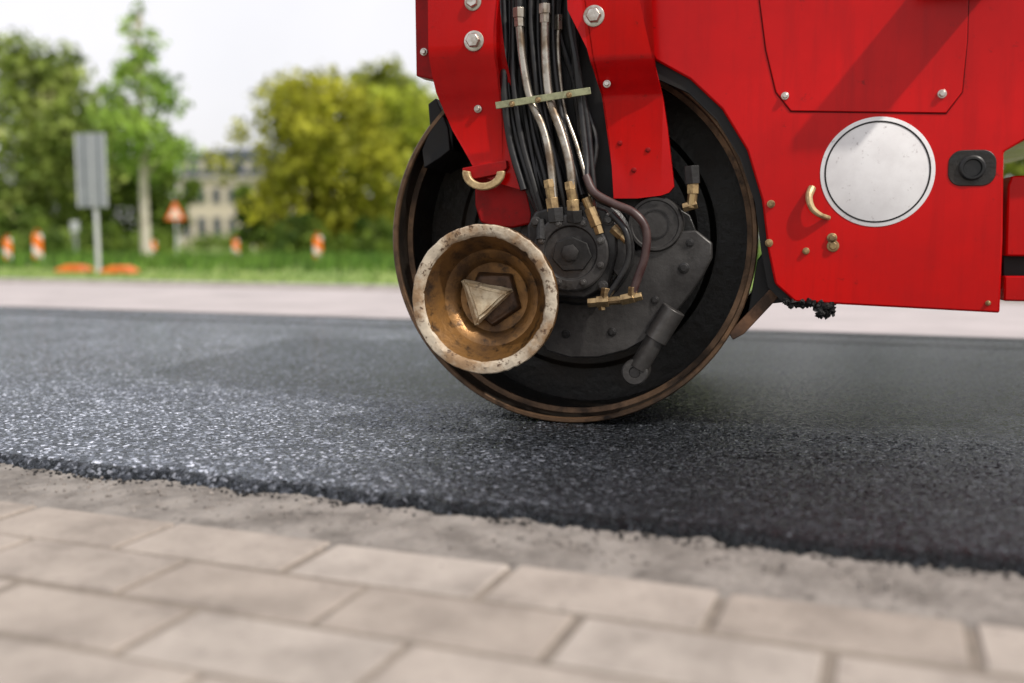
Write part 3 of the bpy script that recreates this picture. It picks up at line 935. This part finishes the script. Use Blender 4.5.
def tree(name, px, Y, top, wpx, bottom, lm, bark, label, n=3500, size=.13, shape='round', seed=1, group=None, tr=.16, nc=34):
    rnd = random.Random(seed)
    x, zt = xz(px, top, Y); zbot = xz(px, bottom, Y)[1]
    zbot = max(zbot, .1)
    w = wpx / 2 * Y / F
    t = empty(name, (x, Y, .0)); tag(t, label, 'shrub' if name == 'shrub' else 'tree', group)
    clumps = []
    H = zt - zbot
    for i in range(nc):
        if shape == 'cone':
            f = i / nc
            zz = zbot + H * (f ** .9)
            rr = w * (1 - f) ** .8 + .10
            a = rnd.uniform(0, 6.28); q = rr * rnd.uniform(.25, .9)
            clumps.append((Vector((math.cos(a)*q, math.sin(a)*q, zz)), max(.15, rr * .40), .7))
        else:
            f = (i + rnd.random()) / nc
            prof = math.sin(math.pi * min(1, .16 + .76 * f)) ** .55
            cr = min(w, H/2)
            k = rnd.uniform(.20, .36) * cr
            a = rnd.uniform(0, 6.28); q = math.sqrt(rnd.random()) * max(.05, w * prof - k * .6)
            clumps.append((Vector((math.cos(a)*q, math.sin(a)*q*.8, zbot + k*.5 + (H - k*1.4) * f)), k, .85))
    vs, fs = leaves(clumps, n, size, rnd)
    pyd('crown', vs, fs, lm, t)
    bm = bmesh.new()
    top_z = zbot + H * (.93 if shape == 'cone' else .6)
    path = [Vector((rnd.uniform(-.1,.1)*k/4, rnd.uniform(-.1,.1)*k/4, top_z * k / 4)) for k in range(5)]
    tube(bm, path, (tr, tr*.25), 10)
    for c, k, _ in clumps[::3]:
        zz = max(zbot*.7, c.z - .25*H*rnd.uniform(.5, 1))
        zz = min(zz, top_z * .95)
        s = Vector((0, 0, zz))
        tube(bm, [s, (s + c)/2 + Vector((0, 0, .1)), c], (tr*.35, tr*.1), 6)
    mk('trunk', bm, bark, t)
    return t

tree('tree', 26, 42, 26, 190, 250, LEAFB, BARK, 'broad blossoming tree at the far left edge', 8500, .18, seed=2, nc=60)
tree('tree', -90, 44, 10, 150, 250, LEAFD, BARK, 'dark green tree beyond the left edge of the verge', 2500, .24, seed=12)
tree('tree', 137, 28, -2, 122, 166, LEAFG, BARKP, 'slender bright green conical tree with a pale straight trunk', 3000, .10, 'cone', seed=4, tr=.15, nc=52)
tree('tree', 92, 48, 106, 150, 252, LEAFD, BARK, 'leafy green tree behind the tall grey sign', 6500, .20, seed=5, nc=50)
tree('tree', 162, 46, 136, 76, 252, LEAFD, BARK, 'dark green tree left of the cream building', 3400, .17, seed=6)
tree('tree', 310, 38, 60, 200, 254, LEAFY, BARK, 'wide golden yellow tree right of the cream building', 12000, .145, seed=8, nc=84)
tree('tree', 375, 50, 52, 120, 250, LEAFO, BARK, 'olive green tree rising behind the golden tree', 5000, .21, seed=9)
tree('tree', 408, 42, 78, 150, 254, LEAFYG, BARK, 'spring green tree partly hidden by the red roller', 8000, .165, seed=10, nc=56)
tree('shrub', 247, 36, 182, 46, 257, LEAFD, BARK, 'dark green shrub at the foot of the golden tree', 1800, .13, seed=14, tr=.08, nc=16)
tree('shrub', 300, 35, 212, 80, 259, LEAFD, BARK, 'low dark shrub beneath the golden tree', 2000, .12, seed=15, tr=.06, nc=18)
tree('shrub', 375, 35, 216, 90, 259, LEAFD, BARK, 'low shrub at the roller end of the grass', 2000, .12, seed=16, tr=.06, nc=18)
tree('shrub', 20, 38, 205, 80, 258, LEAFD, BARK, 'dark low shrub under the blossoming tree', 1600, .14, seed=17, tr=.06, nc=16)
tree('shrub', 105, 37, 222, 70, 258, LEAFD, BARK, 'dark low shrub behind the foot of the grey sign pole', 1400, .13, seed=18, tr=.06, nc=16)
for i, (px, top, lab) in enumerate(((560, 60, 'dark tree hidden behind the fork of the roller'), (720, 80, 'olive tree hidden behind the drum of the roller'),
        (880, 50, 'dark tree hidden behind the white disc of the roller'), (1020, 90, 'olive tree glimpsed past the right end of the chassis'), (1150, 60, 'dark tree beyond the right edge of the photo'))):
    tree('tree', px, 46, top, 170, 255, LEAFO if i % 2 else LEAFD, BARK, lab, 2200, .27, seed=30+i)

# undergrowth mass along the back of the verge
rnd = random.Random(77)
cl = []
for i in range(120):
    px = rnd.uniform(-150, 480) if i < 90 else rnd.uniform(480, 1300)
    Y = rnd.uniform(34, 40)
    if 172 < px < 240: Y = rnd.uniform(58, 70)
    x, _ = xz(px, 250, Y)
    k = rnd.uniform(.4, .85)
    cl.append((Vector((x, Y, k*.7)), k, .8))
vs, fs = leaves(cl, 9000, .14, rnd)
tag(pyd('undergrowth', vs, fs, LEAFD), 'dark low undergrowth along the back of the verge', 'undergrowth', kind='stuff')

# tall grass
rnd = random.Random(21)
vs = []; fs = []
for i in range(15000):
    u = rnd.uniform(-28, 16); v = rnd.uniform(13, 24) if rnd.random() < .85 else rnd.uniform(8.9, 13)
    p = Vector(RD(u, v, .03))
    h = rnd.uniform(.15, .36) if v > 13 else rnd.uniform(.03, .07)
    a = rnd.uniform(0, 6.28); w = .028
    l = Vector((rnd.gauss(0, .05), rnd.gauss(0, .05), 0))
    dx = Vector((math.cos(a)*w, math.sin(a)*w, 0))
    k = len(vs)
    vs += [p - dx, p + dx, p + l + Vector((0, 0, h))]
    fs.append((k, k+1, k+2))
tag(pyd('tall_grass', vs, fs, GRASSB), 'uneven tall green grass growing along the verge', 'grass', kind='stuff')

# building
Yb = 85
xa, ze = xz(178, 180, Yb); xb, _ = xz(290, 180, Yb)
zr = xz(200, 154, Yb)[1]
bl = empty('building', (xa, Yb, 0), rad(-7))
tag(bl, 'cream building with a grey mansard roof seen between the trees', 'building')
Wd = xb - xa
bm = bmesh.new(); box(bm, 0, Wd, 0, 11, -.1, ze); mk('wall', bm, STUCCO, bl)
bm = bmesh.new(); box(bm, -.2, Wd+.2, -.25, 11.2, ze, ze+.3); mk('cornice', bm, WINW, bl)
bm = bmesh.new()
lo = [bm.verts.new(p) for p in ((-.1,-.1,ze+.3),(Wd+.1,-.1,ze+.3),(Wd+.1,11.1,ze+.3),(-.1,11.1,ze+.3))]
hi = [bm.verts.new(p) for p in ((.5,.6,zr),(Wd-.5,.6,zr),(Wd-.5,10.4,zr),(.5,10.4,zr))]
tp = [bm.verts.new(p) for p in ((3,5.5,zr+.9),(Wd-3,5.5,zr+.9))]
for i in range(4): bm.faces.new((lo[i], lo[(i+1)%4], hi[(i+1)%4], hi[i]))
bm.faces.new((hi[0], hi[1], tp[1], tp[0])); bm.faces.new((hi[2], hi[3], tp[0], tp[1])); bm.faces.new((hi[1], hi[2], tp[1])); bm.faces.new((hi[3], hi[0], tp[0]))
roof = mk('roof', bm, SLATE, bl, smooth=False)
nwin = 7
for r_, (z0, z1) in enumerate(((.8, 2.6), (3.6, ze-.6))):
    for i in range(nwin):
        cx = Wd * (i + .5) / nwin
        bm = bmesh.new(); box(bm, cx-.45, cx+.45, -.06, .02, z0, z1); wf = mk('window', bm, WINW, bl)
        bm = bmesh.new(); box(bm, cx-.36, cx+.36, -.075, -.062, z0+.12, z1-.12); mk('pane', bm, GLASS, wf)
for i in range(nwin):
    cx = Wd * (i + .5) / nwin
    bm = bmesh.new(); box(bm, cx-.28, cx+.28, .08, 1.0, ze+.7, zr-.6); dmr = mk('dormer', bm, WINW, roof)

# ------------------------------------------------------------------ light
el, az = rad(48), rad(133)        # azimuth clockwise from +Y
w = bpy.data.worlds.new("World"); sc.world = w; w.use_nodes = True
t = w.node_tree
sky = N(t, 'ShaderNodeTexSky', sky_type='NISHITA')
sky.sun_disc = False; sky.sun_elevation = el; sky.sun_rotation = az
sky.dust_density = 3; sky.air_density = 1.0; sky.ozone_density = 1
tc = N(t, 'ShaderNodeTexCoord')
sx = N(t, 'ShaderNodeSeparateXYZ'); t.links.new(tc.outputs['Generated'], sx.inputs[0])
cn = noise_node(t, tc.outputs['Generated'], 2.2, 5, .55)
zr_ = ramp(t, sx.outputs['Z'], [(0.0, (8.2, 7.95, 8.0)), (.25, (8.8, 8.6, 8.7)), (1.0, (8.4, 8.4, 8.8))])
cr_ = ramp(t, cn.outputs['Fac'], [(.35, (.93, .93, .94)), (.65, (1.06, 1.05, 1.05))])
cloud = mixc(t, 1.0, zr_.outputs['Color'], cr_.outputs['Color'], 'MULTIPLY')
c = mixc(t, .82, sky.outputs[0], cloud)
t.links.new(c, t.nodes['Background'].inputs['Color'])
t.nodes['Background'].inputs['Strength'].default_value = .13
sl = bpy.data.lights.new('sun', 'SUN'); sl.energy = 3.7; sl.angle = rad(1.6); sl.color = (1, .94, .86)
so = bpy.data.objects.new('sun', sl); col.objects.link(so)
dirv = Vector((math.sin(az)*math.cos(el), math.cos(az)*math.cos(el), math.sin(el)))
so.rotation_euler = dirv.to_track_quat('Z', 'Y').to_euler()
so.location = (3, -3, 8)
sc.view_settings.view_transform = 'Standard'
sc.view_settings.look = 'None'
sc.view_settings.exposure = 0
